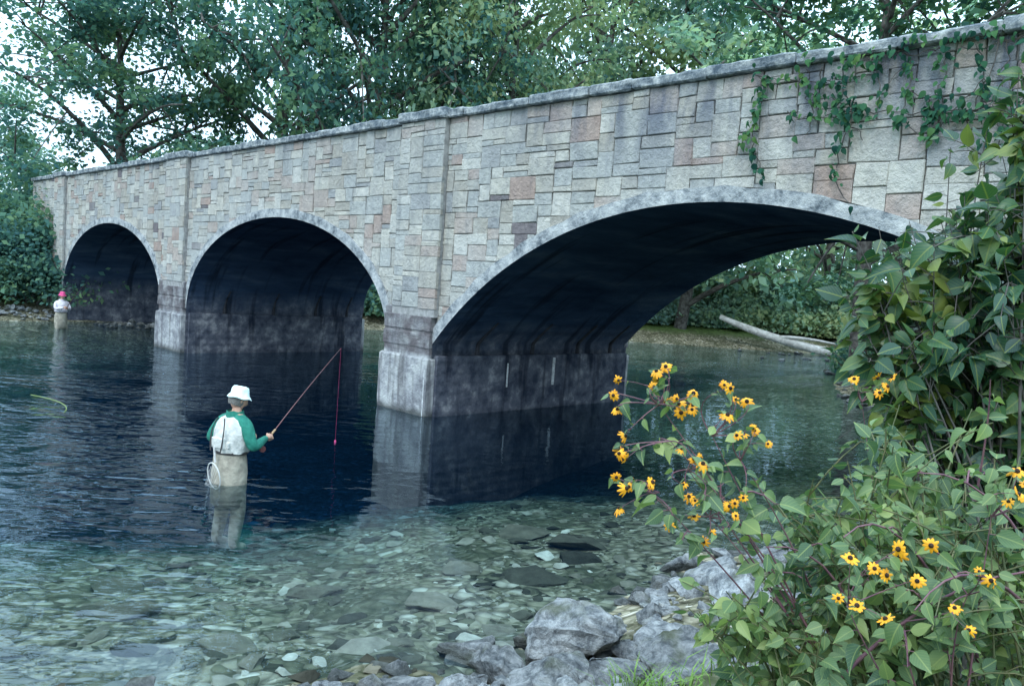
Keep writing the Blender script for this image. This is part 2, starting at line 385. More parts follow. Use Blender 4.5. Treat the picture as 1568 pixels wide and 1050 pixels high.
def ashlar(acc,s0,s1,z0,z1,off,seed,clip=True,skip=[]):
    r=random.Random(seed); uh=.098; uw=.1
    nc=int(round((s1-s0)/uw)); nr=int(round((z1-z0)/uh)); uh=(z1-z0)/nr; uw=(s1-s0)/nc
    g=[[False]*nc for _ in range(nr)]
    for j in range(nr):
        for i in range(nc):
            if g[j][i]: continue
            free=0
            while i+free<nc and not g[j][i+free] and free<9: free+=1
            h=r.choice([1,1,2,2,2,3,3,3,4]); 
            wd=r.randint(3,6) if h>1 else r.randint(3,7)
            wd=min(wd,free)
            if free-wd in (1,2) : wd=free if free<=6 else wd-2
            wd=max(wd,1)
            h=min(h,nr-j)
            ok=h
            for jj in range(1,h):
                if any(g[j+jj][i+k] for k in range(wd)): ok=jj;break
            h=ok
            for jj in range(h):
                for k in range(wd): g[j+jj][i+k]=True
            a0,a1=s0+i*uw,s0+(i+wd)*uw; b0,b1=z0+j*uh,z0+(j+h)*uh
            gp=.003
            a0+=gp+r.uniform(-.004,.007);a1-=gp+r.uniform(-.004,.007);b0+=gp+r.uniform(-.004,.007);b1-=gp
            if any(a1>q0 and a0<q1 for q0,q1 in skip):
                for q0,q1 in skip:
                    if a1>q0 and a0<q0: a1=q0
                    elif a0<q1 and a1>q1: a0=q1
                    elif a0>=q0 and a1<=q1: a0=a1
                if a1-a0<.04: continue
            pr=off-.008-r.uniform(0,.016); ch=.010
            tx,tz=r.uniform(-.025,.025),r.uniform(-.025,.025)
            k4=[r.uniform(-.014,.014) for _ in range(8)]
            def fy(s,z): return pr+tx*(s-(a0+a1)/2)+tz*(z-(b0+b1)/2)
            zs=[max(arch_z(a0+(a1-a0)*t/4)for t in range(5))] if clip else [-9]
            if zs[0]<b0:
                cs=[(a1+k4[0],b0+k4[1]*.6),(a0+k4[2],b0+k4[3]*.6),(a0+k4[4],b1+k4[5]*.6),(a1+k4[6],b1+k4[7]*.6)]
                V=[(-s,off+.05,z) for s,z in cs]+[(-s,pr+ch,z) for s,z in cs]
                for (s,z),(u,v) in zip(cs,((-1,1),(1,1),(1,-1),(-1,-1))): V.append((-(s+u*ch),fy(s,z),z+v*ch))
                F=[(8,9,10,11)]
                for q in range(4):
                    n=(q+1)%4; F+=[(q,n,n+4,q+4),(q+4,n+4,n+8,q+8)]
                acc.add(V,F)
            else:
                n=8; cur=[]
                segs=[]
                for t in range(n+1):
                    s=a0+(a1-a0)*t/n; zb=max(b0,arch_z(s)+.004)
                    if zb<b1-.01: cur.append((s,zb))
                    else:
                        if len(cur)>1: segs.append(cur)
                        cur=[]
                if len(cur)>1: segs.append(cur)
                for sg in segs:
                    V=[];F=[]
                    for s,zb in sg: V+=[(-s,pr,zb),(-s,pr,b1),(-s,off+.05,zb),(-s,off+.05,b1)]
                    for t in range(len(sg)-1):
                        a=4*t; F+=[(a,a+1,a+5,a+4)[::-1],(a,a+4,a+6,a+2)[::-1],(a+1,a+3,a+7,a+5)[::-1]]
                    F+=[(0,2,3,1)[::-1],(4*len(sg)-4,4*len(sg)-3,4*len(sg)-1,4*len(sg)-2)[::-1]]
                    acc.add(V,F)
PIL=[(-.1,1.24),(11.43,12.85),(22.75,23.95)]
fac=Acc(); ashlar(fac,S0,S1,1.25,TOPZ,0.0,3,True,PIL)
fo=obj('ashlar_face',fac.mesh('ashlar_face'),STONE,BR)
bk=Acc(); ashlar(bk,S0,S1,1.25,TOPZ,0.0,9,True)
bo=obj('ashlar_face_upstream',bk.mesh('ashlar_back'),STONE,BR)
for v in bo.data.vertices: v.co.y=DEPTH-v.co.y
bo.data.flip_normals()
pil=Acc(); core=Acc()
for i,(a,b) in enumerate(PIL):
    ashlar(pil,a,b,2.05,TOPZ,-.12,20+i,False)
    core.box(-b+.01,-a-.01,-.115,.02,1.9,TOPZ-.003)
obj('pilasters',pil.mesh('pilasters'),STONE,BR); obj('pilaster_core',core.mesh('pilaster_core'),MORTAR,BR)
cp=Acc(); r=random.Random(5)
for side in (0,1):
    s=S0
    while s<S1:
        L=r.uniform(.7,1.3); e=min(s+L,S1); dz=r.uniform(-.02,.02); dy=r.uniform(-.025,.025)
        if side==0: cp.box(-e+.006,-s-.006,-.1+dy,.52,TOPZ+.001,TOPZ+.15+dz,.022)
        else: cp.box(-e+.006,-s-.006,DEPTH-.52,DEPTH+.1+dy,TOPZ+.001,TOPZ+.15+dz,.022)
        s=e
for a,b in PIL: cp.box(-b-.05,-a+.05,-.2,.56,TOPZ+.0035,TOPZ+.19,.025)
cpo=obj('coping',cp.mesh('coping'),COPE,BR)
pb=Acc()
def pier(a,b):
    for y0,y1 in ((-.105,.04),(DEPTH-.04,DEPTH+.105)):
        pb.box(-b,-a,y0,y1,-2.5,2.06,.02)
    for y0,y1 in ((-.125,.0),(DEPTH,DEPTH+.125)):
        for z in (1.42,1.75): pb.box(-b-.012,-a+.012,y0,y1,z-.13,z+.15,.012)
    pb.box(-b-.05,-a+.05,-.17,DEPTH+.17,-2.5,1.12,.035)
pier(-.0,1.45); pier(11.3,13.12)
pb.box(-S1,-22.85,-.1,DEPTH+.1,-2.5,1.2,.03); pb.box(11.42,-S0,-.1,DEPTH+.1,-2.5,1.2,.03)
po=obj('pier_bases',pb.mesh('pier_bases'),CONC,BR)
def roughen(o,levels,strength,scale):
    md=o.modifiers.new('sub','SUBSURF'); md.subdivision_type='SIMPLE'; md.levels=levels; md.render_levels=levels
    tx=bpy.data.textures.new(o.name+'_tx','CLOUDS'); tx.noise_scale=scale; tx.noise_depth=3
    d=o.modifiers.new('d','DISPLACE'); d.texture=tx; d.strength=strength; d.mid_level=.5; d.texture_coords='LOCAL'
roughen(po,4,.05,.25); roughen(cpo,3,.06,.2)
lg=Acc()
for a,sg in ((-.02,-1),(1.47,1),(11.23,-1),(13.2,1)):
    x0,x1=sorted((-a,-(a+sg*.10))); lg.box(x0,x1,.02,DEPTH-.02,-2.5,1.17,.02)
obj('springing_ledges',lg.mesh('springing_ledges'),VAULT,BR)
DRK=simple('vault_arc_blackish',(.012,.013,.018),(.03,.03,.036),6,.8); WHT=simple('lime_streak',(.3,.3,.3),(.55,.55,.55),14)
dr=Acc()
def on_vault(side,z):
    if side=='r':
        q=7.62**2-(z-4.14+7.82)**2; return min(-.02,-5.7+math.sqrt(max(q,0)))
    c,a,zt,b=(6.35,5.08,4.07,2.77)
    t=max(0,min(1,(z-(zt-b))/(b-.2))); d=(a-.2)*math.sqrt(1-t*t); return c+d
for side,sg in (('r',-1),('2l',-1)):
    for o in (1.1,2.7,4.2,5.4):
        pts=[]
        for q in range(9):
            z=1.15+.7*q/8; s=on_vault(side,z)+sg*.02; pts.append((-s,o+.12*(q/8)**2,z))
        dr.tube(pts,[.055*(1-.09*q) for q in range(9)],6)
obj('dark_arcs',dr.mesh('dark_arcs'),DRK,BR,smooth=True)  # dark tapering arcs laid along the vault walls
ls=Acc()
for x,o,z0,z1,wd in ((.125,3.3,.5,1.1,.07),(.125,1.9,.5,1.0,.03),(-.02,-.18,0,1.0,.05)):
    ls.box(x-.012,x+.012,o,o+wd,z0,z1,.005)
obj('lime_streaks',ls.mesh('lime_streaks'),WHT,BR)
def BP(s,off,z): return Vector((-1.49,15.17,0))+Vector((-.7097,.7045,0))*s+Vector((.7045,.7097,0))*off+Vector((0,0,z))
# ------------------------------------------------------------ trees
BARK=simple('bark',(.035,.03,.027),(.13,.12,.11),5,.9,.8,.03)
LGT=leafmat('foliage_green',[(.055,.135,.145),(.08,.18,.155),(.115,.22,.15),(.17,.27,.14)],.45,.4)  # bluish lift stands in for haze, put into the leaf colours
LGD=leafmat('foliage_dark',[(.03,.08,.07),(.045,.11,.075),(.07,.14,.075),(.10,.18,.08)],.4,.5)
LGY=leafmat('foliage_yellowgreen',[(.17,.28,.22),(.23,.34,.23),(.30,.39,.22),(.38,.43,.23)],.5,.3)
LGH=leafmat('foliage_hazy',[(.12,.24,.26),(.17,.29,.28),(.22,.34,.29),(.28,.39,.29)],.5,.25)  # distance haze painted into the leaves as paler, bluer colour
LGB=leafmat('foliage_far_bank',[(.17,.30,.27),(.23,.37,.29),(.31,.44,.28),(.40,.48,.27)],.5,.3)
def tree_meshes(tag,seed,H,R,base,nlimb,nclump,nleaf,leaf,csize):
    r=np.random.RandomState(seed); a=Acc()
    tr=[]; x=y=0
    for i in range(9):
        tr.append((x,y,H*.8*i/8)); x+=r.uniform(-.25,.25); y+=r.uniform(-.25,.25)
    r0=H*.02
    a.tube([(0,0,-.5)]+tr,[r0*1.5]+[r0*(1-.1*i) for i in range(9)],9)
    limbs=[]
    for i in range(nlimb):
        t=base+(1-base)*(i+.5)/nlimb; k=t*8; j=min(int(k),7); p=Vector(tr[j]).lerp(Vector(tr[j+1]),k-j)
        az=i*2.4+r.uniform(-.4,.4); L=R*(1.0-.55*((t-base)/(1-base))**1.6)*r.uniform(.7,1.15)
        e=p+Vector((math.cos(az)*L,math.sin(az)*L,L*r.uniform(.1,.65)+t*.8))
        mid=p.lerp(e,.5)+Vector((0,0,L*r.uniform(0,.22)))+Vector(r.uniform(-.4,.4,3))
        pts=bez(p,mid,e,7); limbs.append(pts); rr=r0*.5*(1-.5*t)
        a.tube(pts,[rr*(1-.13*q) for q in range(7)],6)
    C=[]
    for i in range(nclump):
        lb=limbs[r.randint(len(limbs))]; t=min(.999,r.beta(2.4,1.1)); k=t*6; j=int(k); p=lb[j].lerp(lb[j+1],k-j)
        c=p+Vector(r.normal(size=3))*R*.15; c.z=max(c.z,H*.12)
        C.append((c.x,c.y,c.z)); a.tube(bez(p,p.lerp(c,.5)+Vector((0,0,.2)),c,4),[.05,.04,.03,.012],4,False)
    C=np.array(C); cs=csize*r.uniform(.6,1.25,nclump)
    n=nclump*nleaf; ci=np.repeat(np.arange(nclump),nleaf)
    off=rnd(n)*np.array([.55,.55,.32]); P=C[ci]+off*cs[ci][:,None]
    Nn=rnd(n)*.6+np.array([0,0,.7])+off*.5; T=rnd(n)+np.array([0,0,-.4]); S=leaf*rs.uniform(.6,1.35,n)
    return a.mesh(tag+'_wood'),leaves(tag+'_leaves',P,Nn,T,S,'far')
T1=tree_meshes('sycA',1,19,7.2,.12,24,175,120,.28,1.15)
T2=tree_meshes('sycB',2,17,6.0,.10,22,150,120,.28,1.1)
T3=tree_meshes('oakA',3,16,7.5,.28,20,130,110,.24,1.0)
T4=tree_meshes('far',4,20,6.5,.06,22,110,55,.55,1.5)
def bush_meshes(tag,seed,H,R,ncl,nleaf,leaf,cs):
    r=np.random.RandomState(seed); a=Acc(); C=[]
    for i in range(ncl):
        az=r.uniform(0,2*math.pi); q=math.sqrt(r.rand())*R; zz=H*(1-(q/R)**2*.75)*r.uniform(.12,1.0)
        c=(math.cos(az)*q,math.sin(az)*q,zz); C.append(c)
        if i%3==0: a.tube(bez((c[0]*.2,c[1]*.2,-.2),(c[0]*.4,c[1]*.4,c[2]*.7),c,5),[.05,.04,.03,.02,.01],4,False)
    C=np.array(C); ci=np.repeat(np.arange(ncl),nleaf); n=len(ci); off=rnd(n)*np.array([.5,.5,.35])
    P=C[ci]+off*cs; P[:,2]=np.maximum(P[:,2],.02)
    return a.mesh(tag+'_wood'),leaves(tag+'_leaves',P,rnd(n)*.6+np.array([0,-.3,.6])+off*.5,rnd(n),leaf*rs.uniform(.6,1.3,n),'far')
B1=bush_meshes('bushA',11,3.0,1.8,80,100,.16,.6)
B3=bush_meshes('bushC',13,3.5,2.4,80,90,.27,.85)
def inst(name,tm,x,y,rz,sc,mat,parent=None,z=None,sz=None):
    zz=(hz(x,y) if z is None else z)
    if parent is None: e=empty(name,(x,y,zz),rz)
    else:
        e=bpy.data.objects.new(name,None); e.location=(x,y,zz); e.rotation_euler=(0,0,rz); link(e,parent)
    e.scale=(sc,sc,sc if sz is None else sz)
    for nm,me,mt in (('wood',tm[0],BARK),('crown',tm[1],mat)):
        if len(me.materials)==0: me.materials.append(mt)
        o=bpy.data.objects.new(nm,me); link(o,e)
        o.material_slots[0].link='OBJECT'; o.material_slots[0].material=mt
    return e
for x,y,rz,sc,sz_,tm,mt in [(-19.8,41,.3,1.05,.94,T1,LGT),(-13.6,44,1.9,1.15,1.5,T2,LGT),(-8.6,43,3.2,1.05,1.45,T1,LGT),(-5.2,48,4.4,1.15,1.6,T2,LGT)]:
    inst('sycamore_tree',tm,x,y,rz,sc,mt,None,None,sz_)
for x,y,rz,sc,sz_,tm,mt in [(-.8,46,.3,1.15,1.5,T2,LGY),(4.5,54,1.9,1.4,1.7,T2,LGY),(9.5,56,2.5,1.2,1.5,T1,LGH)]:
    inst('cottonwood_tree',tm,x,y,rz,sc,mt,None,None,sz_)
for x,y,rz,sc,tm,mt in [(11.8,27,.6,1.05,T3,LGD),(17,23,2.4,1.0,T3,LGD)]:
    inst('oak_tree',tm,x,y,rz,sc,mt)
dt=empty('distant_trees')
r=random.Random(3)
for i in range(22):
    a=i/21; x=-75+165*a+r.uniform(-2,2); y=64+14*math.sin(a*9)+r.uniform(-4,4)
    if -48<x<-26: continue
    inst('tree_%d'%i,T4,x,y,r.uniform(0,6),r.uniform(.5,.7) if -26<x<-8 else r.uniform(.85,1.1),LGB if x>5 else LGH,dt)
ut=empty('riverside_undergrowth')
for i in range(18):
    x=4+i*1.7+r.uniform(-.5,.5); y=48.0+.06*x+r.uniform(-.3,3)
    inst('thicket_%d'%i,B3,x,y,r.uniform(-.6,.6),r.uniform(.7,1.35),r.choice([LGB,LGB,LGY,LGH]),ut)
for i in range(12):
    x=-20+i*2.0+r.uniform(-.5,.5); y=35+(x+20)*.35+r.uniform(2,4)
    inst('thicket_l%d'%i,B3,x,y,r.uniform(0,6),r.uniform(.7,1.1),LGT,ut)
for i in range(10):
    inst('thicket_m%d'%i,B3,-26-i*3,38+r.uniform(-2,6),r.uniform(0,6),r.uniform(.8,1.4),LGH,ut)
for x,y,rz,sc,tm,mt in [(-19.6,32.4,.2,1.25,B1,LGT),(-19.6,34,1.2,1.6,B1,LGT),(-21.8,31.6,2,1.4,B1,LGT),(-23.5,33,3,1.6,B1,LGD),(-22.5,36,5,1.9,B1,LGT)]:
    inst('shrub',tm,x,y,rz,sc,mt)
for x,y,rz,sc,tm,mt in [(13.5,27.5,.2,.9,B1,LGT),(15.2,30,1.2,1.2,B1,LGY),(12.8,23,2,1.0,B1,LGT),(16,33,3,1.2,B1,LGT),(12.5,19,4,1.1,B1,LGD),(20,37.5,.4,1.2,B3,LGT),(25,39,1.4,1.2,B3,LGT)]:
    inst('riverbank_shrub',tm,x,y,rz,sc,mt)
lga=Acc(); lga.tube(bez((11.6,45.0,1.7),(14,44.2,.7),(17.6,43.2,.12),8),[.14,.17,.2,.22,.23,.24,.25,.26],9)
lga.tube(bez((14.6,44.0,.8),(16,43.3,1.0),(18.6,43.4,.5),6),[.12,.1,.09,.07,.05,.03],6)
obj('fallen_log',lga.mesh('fallen_log'),simple('dead_wood',(.3,.29,.27),(.5,.49,.46),5),smooth=True)
# ------------------------------------------------------------ rocks
m,nt,out=newmat('limestone'); N=NT(nt); geo=N.n('NewGeometry'); tco=geo.outputs['Position']
c=N.ramp(N.noise(tco,9,6,.75,.3),[(.3,(.07,.08,.095)),(.44,(.20,.215,.225)),(.56,(.38,.395,.40)),(.75,(.60,.605,.60))])
c=N.mix(1.0,c,N.ramp(geo.outputs['Random Per Island'],[(0,.6),(1,1.15)]),'MULTIPLY')
mo=N.mapr(N.noise(tco,3,3),.54,.66); c=N.mix(N.math('MULTIPLY',mo,.65),c,(.09,.10,.05))
sx_=N.n('SeparateXYZ'); N.l(tco,sx_.inputs[0]); wt=N.mapr(sx_.outputs[2],.05,.12,.75,0); c=N.mix(wt,c,(.05,.055,.05))
N.l(N.diffuse(c,N.bump(N.noise(tco,18,6,.75),1.0,.06)),out.inputs[0]); LIME=m
m,nt,out=newmat('river_stone'); N=NT(nt); geo=N.n('NewGeometry'); tco=geo.outputs['Position']
c=N.ramp(geo.outputs['Random Per Island'],[(0,(.035,.035,.028)),(.4,(.10,.095,.07)),(.72,(.21,.19,.145)),(.92,(.34,.31,.25)),(1,(.55,.53,.46))])
c=N.mix(.6,c,N.ramp(N.noise(tco,9,4),[(.3,.45),(.7,1.3)]),'MULTIPLY')
sx_=N.n('SeparateXYZ'); N.l(tco,sx_.inputs[0]); c=absorb_tint(N,c,sx_.outputs[2])
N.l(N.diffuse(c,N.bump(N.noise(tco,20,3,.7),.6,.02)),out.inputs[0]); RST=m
import bmesh
def rockgeo(seed,sx,sy,sz,sub=2,npts=14):
    r=np.random.RandomState(seed); bm=bmesh.new()
    for i in range(npts):
        v=r.normal(size=3); v/=np.linalg.norm(v); v*=r.uniform(.8,1.1); bm.verts.new((v[0]*sx,v[1]*sy,max(v[2],-.6)*sz))
    res=bmesh.ops.convex_hull(bm,input=bm.verts); 
    bmesh.ops.delete(bm,geom=[v for v in bm.verts if not v.link_faces],context='VERTS')
    if sub:
        bmesh.ops.bevel(bm,geom=list(bm.edges),offset=min(sx,sy,sz)*.10,segments=1,affect='EDGES',clamp_overlap=True)
        bmesh.ops.triangulate(bm,faces=bm.faces)
        for _ in range(sub): bmesh.ops.subdivide_edges(bm,edges=bm.edges,cuts=1,use_grid_fill=True)
        bm.normal_update(); ph=r.uniform(0,9,3)
        k=4.2/max(sx,sy,sz)
        for v in bm.verts:
            c=v.co; d=math.sin(c.x*k+ph[0]+c.z*k)*math.sin(c.y*k*1.2+ph[1])*.5+.35*math.sin(c.x*k*2.7+c.y*k*2+ph[2])*math.sin(c.z*k*3.3+ph[0])+.25*math.sin(c.y*k*7+c.x*k*6)*math.sin(c.z*k*8)
            v.co=c+v.normal*d*min(sx,sy,sz)*.12
    V=[tuple(v.co) for v in bm.verts]; bm.verts.index_update(); Fc=[tuple(v.index for v in f.verts) for f in bm.faces]; bm.free(); return V,Fc
def xf(V,x,y,z,rz,tilt=0):
    M=Matrix.Rotation(rz,3,'Z')@Matrix.Rotation(tilt,3,'X'); return [tuple(M@Vector(v)+Vector((x,y,z))) for v in V]
for i,(x,y,z,rz,sx,sy,sz,sd) in enumerate([(.62,5.3,.17,.3,.46,.36,.38,4),(1.30,5.2,.28,1.2,.42,.36,.36,8),(1.72,7.5,.03,.5,.32,.17,.14,9),(.10,5.0,.06,2.2,.36,.26,.24,12),(-.5,4.75,.03,.2,.28,.2,.17,15),(1.8,5.8,.35,.9,.42,.3,.3,17),(.42,4.72,.2,.3,.36,.27,.2,21),(1.15,4.6,.46,.3,.38,.3,.24,23),(-.15,5.5,.0,.3,.26,.19,.17,25),(1.9,6.8,.2,2,.38,.26,.24,28),(2.6,7.4,.2,2,.35,.25,.2,28),(1.6,4.5,.55,.6,.36,.28,.24,31),(-1.3,4.55,.0,1,.24,.18,.13,33),(.78,4.5,.34,1.6,.3,.24,.2,35),(-.15,4.72,.08,.5,.24,.2,.16,36),(.30,5.75,.0,.8,.26,.17,.14,38),(-.9,4.62,.02,2,.2,.16,.12,41)]):
    V,Fc=rockgeo(sd,sx,sy,sz,3); a=Acc(); a.add(xf(V,0,0,0,rz),Fc); obj('boulder',a.mesh('boulder'),LIME,loc=(x,y,z))
shore=Acc(); r=random.Random(8)
lib=[rockgeo(100+i,1,r.uniform(.6,.9),r.uniform(.4,.65),1,npts=14) for i in range(8)]
def put(acc,x,y,z,s):
    V,Fc=lib[r.randrange(8)]; acc.add(xf([(v[0]*s,v[1]*s,v[2]*s) for v in V],x,y,z,r.uniform(0,6.3),r.uniform(-.2,.2)),Fc)
cnt=0
while cnt<420:
    x=r.uniform(-3.2,3.2); y=r.uniform(3.8,8.2); d=float(sdist(np.array([[x]]),np.array([[y]]))[0,0])
    if -.2<d<1.9:
        s=r.choice([.03,.05,.06,.08,.1,.13,.16])*r.uniform(.8,1.2); put(shore,x,y,hz(x,y)+s*.05,s); cnt+=1
obj('shore_stones',shore.mesh('shore_stones'),LIME)
sub=Acc(); cnt=0
while cnt<1500:
    x=r.uniform(-8,5); y=4.4+r.random()**1.3*8; d=float(sdist(np.array([[x]]),np.array([[y]]))[0,0])
    if d<-.1:
        s=r.choice([.03,.03,.04,.05,.06,.08,.1,.15])*r.uniform(.8,1.2)
        V,Fc=lib[r.randrange(8)]; sub.add(xf([(v[0]*s,v[1]*s,v[2]*s*.5) for v in V],x,y,hz(x,y)+s*.06,r.uniform(0,6.3)),Fc); cnt+=1
for x,y,s in [(-.55,6.5,.3),(.35,7.3,.38),(.8,7.9,.3),(1.1,6.9,.25),(-.9,5.5,.34),(-1.9,5.5,.25),(.1,6.0,.25),(.9,8.4,.4),(-1.6,7.0,.3),(.3,9,.35),(-2.9,6.1,.3),(1.0,6.4,.2),(-2.4,5.3,.28),(-3.4,7,.3),(-.3,7.6,.28)]:
    V,Fc=rockgeo(int(x*100)+500,s,s*.7,s*.28,2); sub.add(xf(V,x,y,min(hz(x,y)+.02,-.09),r.uniform(-.4,.4)),Fc)
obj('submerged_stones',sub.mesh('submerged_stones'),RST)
fs=Acc()
for i in range(60):
    p=BP(r.uniform(19.5,24.5),r.uniform(.8,5),0); put(fs,p.x,p.y,-.02,r.uniform(.12,.3))
for i in range(60):
    x=r.uniform(12,24); y=r.uniform(36,44) ; put(fs,x,y,0,r.uniform(.1,.3))
for i in range(70):
    x=r.uniform(9.5,13); y=22+(x-10)*3+r.uniform(-3,2); put(fs,x,y,.02,r.uniform(.1,.3))
for i in range(260):
    t=r.random(); x=-28+t*10; y=24+t*6.3+r.uniform(-.1,1.4); put(fs,x,y,max(hz(x,y),0)+.06,r.uniform(.08,.22))
obj('river_rocks',fs.mesh('river_rocks'),LIME)
# ------------------------------------------------------------ ivy on the parapet
IVY=leafmat('ivy_leaf',[(.015,.055,.045),(.03,.09,.055),(.05,.13,.06),(.10,.18,.06)],.25,2.0)
r=random.Random(21); P=[];Nn=[];T=[];S=[]; vn=Acc()
def vine(s,z,ds,dz,L):
    pts=[]; n=int(L/.07); dens=r.choice([0,1,2,2])
    for k in range(n):
        pts.append((s,z)); s+=ds+r.uniform(-.05,.05); z+=dz+r.uniform(-.035,.03); z=min(z,5.72)
        for q in range(max(0,dens+r.choice([-1,0,1,1]))):
            p=BP(s+r.gauss(0,.045),-.08-r.random()*.05-(.07 if z>5.55 else 0),z+r.gauss(0,.045)); P.append(p[:]); Nn.append((-.7+r.gauss(0,.4),-.7+r.gauss(0,.4),.4+r.gauss(0,.3))); T.append((r.gauss(0,.5),r.gauss(0,.5),-1)); S.append(r.uniform(.05,.115))
        if r.random()<.06 and L>.7: vine(s,z,r.uniform(-.06,.06),r.uniform(-.07,-.01),L*.4)
    if len(pts)>1: vn.tube([BP(a,-.06,b) for a,b in pts],[.007]*len(pts),4,False)
for k in range(6): vine(-6.3-.6*k,5.6+r.uniform(-.05,.08),-.06,.0,1.0+r.random()*1.0)
for s,L in ((-6.35,1.3),(-6.45,.5),(-7.0,1.0),(-7.2,.7),(-7.5,1.5),(-7.9,.6),(-8.2,.9),(-8.6,1.2),(-8.9,1.4),(-9.2,1.5),(-9.6,1.4),(-10,1.8)): vine(s,5.55,0,-.06,L)
for s,z,L in ((-6.8,5.05,1.4),(-7.3,4.95,1.7),(-8.2,5.15,1.4),(-7.0,5.25,1.2),(-8.5,4.9,1.2)): vine(s,z,-.06,-.002,L)
iv=empty('ivy_vine'); obj('leaves',leaves('ivy_leaves',np.array(P),np.array(Nn),np.array(T),np.array(S),'leaf'),IVY,iv); obj('stems',vn.mesh('ivy_stems'),BARK,iv)
# ------------------------------------------------------------ foreground shrubs
STEM=simple('green_stem',(.07,.09,.04),(.14,.13,.06),20,.6); RSTEM=simple('purple_stem',(.12,.05,.08),(.20,.10,.11),20,.6)
LN1=leafmat('shrub_leaf_dark',[(.012,.045,.035),(.02,.065,.04),(.035,.095,.045),(.06,.13,.05),(.17,.21,.05)],.3,3,.38,True)
LN2=leafmat('shrub_leaf_light',[(.04,.09,.055),(.07,.13,.065),(.11,.18,.08),(.16,.24,.10),(.27,.33,.12)],.35,4,.45,True)
def cane(acc,store,root,tip,r,nl,ls,rad=.006,bend=.25,twigs=3,spread=.1):
    root=Vector(root);tip=Vector(tip); mid=root.lerp(tip,.55)+Vector((r.uniform(-.1,.1),r.uniform(-.1,.1),bend))
    pts=bez(root,mid,tip,10); acc.tube(pts,[rad*(1-.085*i) for i in range(10)],5,False)
    def lf(p,d,n):
        s=ls*r.uniform(.4,1.35); side=Vector((r.gauss(0,1),r.gauss(0,1),r.gauss(0,.4))).normalized()
        q=p+side*s*.25; t=side*.9+d*.5+Vector((0,0,-.35-r.random()*.6))
        store.append((q[:],(r.gauss(0,.65)-.1,r.gauss(0,.65)-.35,.7),t[:],s))
        acc.tube([p,q],[.0014,.001],3,False)
    for k in range(nl):
        t=.35+.65*(k+r.random())/nl; t=min(t,.999); j=int(t*9); p=pts[j].lerp(pts[j+1],t*9-j); d=(pts[j+1]-pts[j]).normalized(); lf(p,d,k)
    for k in range(twigs):
        t=r.uniform(.45,.98); j=int(t*9); p=pts[j]; e=p+Vector((r.gauss(0,spread),r.gauss(0,spread),r.gauss(.02,spread)))
        tw=bez(p,p.lerp(e,.5)+Vector((0,0,.03)),e,4); acc.tube(tw,[.003,.0025,.002,.0015],4,False)
        for q in range(max(4,nl//3)):
            u=r.uniform(.2,.999)*3; j=int(u); lf(tw[j].lerp(tw[j+1],u-j),(e-p).normalized(),q)
def shrubn(name,regions,rootc,mat,ls,stemmat,seed,nl=12,twigs=4,extra=[]):
    r=random.Random(seed); acc=Acc(); st=[]
    for (c,rad,n) in regions:
        for i in range(n):
            v=Vector((r.gauss(0,1),r.gauss(0,1),r.gauss(0,1))).normalized()*r.random()**.4
            tip=Vector(c)+Vector((v.x*rad,v.y*rad,v.z*rad))
            rx=rootc[0]+r.gauss(0,.25); ry=rootc[1]+r.gauss(0,.25); rt=Vector((rx,ry,hz(rx,ry)-.05))
            L=(tip-rt).length
            if L>1.2 and r.random()<.75: rt=rt.lerp(tip,.45)+Vector((r.gauss(0,.06),r.gauss(0,.06),r.gauss(0,.06)))
            cane(acc,st,rt,tip,r,nl,ls,.006,.12,twigs,rad*.4+.03)
    e=empty(name)
    if extra:
        a2=Acc()
        for rt,tp,bd in extra: cane(a2,st,rt,tp,r,7,ls*.8,.0065,bd,1,.06)
        obj('arching_canes',a2.mesh(name+'_ac'),RSTEM,e,smooth=True)
    A=[np.array([s[i] for s in st],float) for i in range(4)]
    obj('leaves',leaves(name+'_lv',*A,'leaf'),mat,e,smooth=True); obj('stems',acc.mesh(name+'_st'),stemmat,e,smooth=True)
    return e
shrubn('hackberry_shrub',[((1.75,3.2,2.78),.32,18),((1.46,3.2,2.86),.18,9),((1.36,3.2,2.72),.12,6),((1.92,3.2,2.5),.32,16),((1.5,3.2,2.60),.2,9),((1.92,3.2,3.10),.24,11),((1.95,3.2,3.55),.17,11),((2.03,3.2,3.3),.2,7),((1.74,3.2,2.97),.16,6),((2.1,3.3,2.1),.4,12),((2.35,3.3,2.8),.45,10)],(2.2,3.1),LN1,.084,BARK,31,14,5)
shrubn('bramble_bush',[((1.05,2.4,2.06),.17,9),((1.24,2.4,2.20),.15,7),((1.46,2.4,2.03),.24,11),((1.08,2.25,1.90),.20,11),((.75,2.25,1.75),.14,9),((.92,2.2,1.66),.2,12),((1.27,2.2,1.68),.28,15),((.60,2.3,1.72),.08,6),((.86,2.35,2.0),.1,3),((1.45,2.2,1.86),.26,10),((1.7,2.4,1.7),.35,10),((.8,2.3,1.5),.15,7)],(1.35,2.3),LN2,.052,STEM,33,16,4,
 [((1.5,2.3,1.5),(.88,2.0,2.02),.35),((1.6,2.2,1.7),(1.0,1.85,1.9),.25),((1.5,2.6,1.4),(1.45,2.4,2.42),.2),((.9,2.2,1.4),(1.5,1.9,2.0),.3),((1.2,2.3,1.3),(.72,2.1,1.95),.3),((1.7,2.2,1.5),(1.05,2.0,2.2),.35)])
shrubn('undergrowth_bush',[((2.2,4.2,1.7),.45,12),((2.7,4.4,2.2),.5,12),((1.6,3.6,1.5),.3,10),((2.8,4.2,1.4),.5,10),((1.9,3.4,1.2),.4,10),((3.2,4.4,3.0),.5,10)],(2.5,4.0),LN1,.10,BARK,35,12,4)
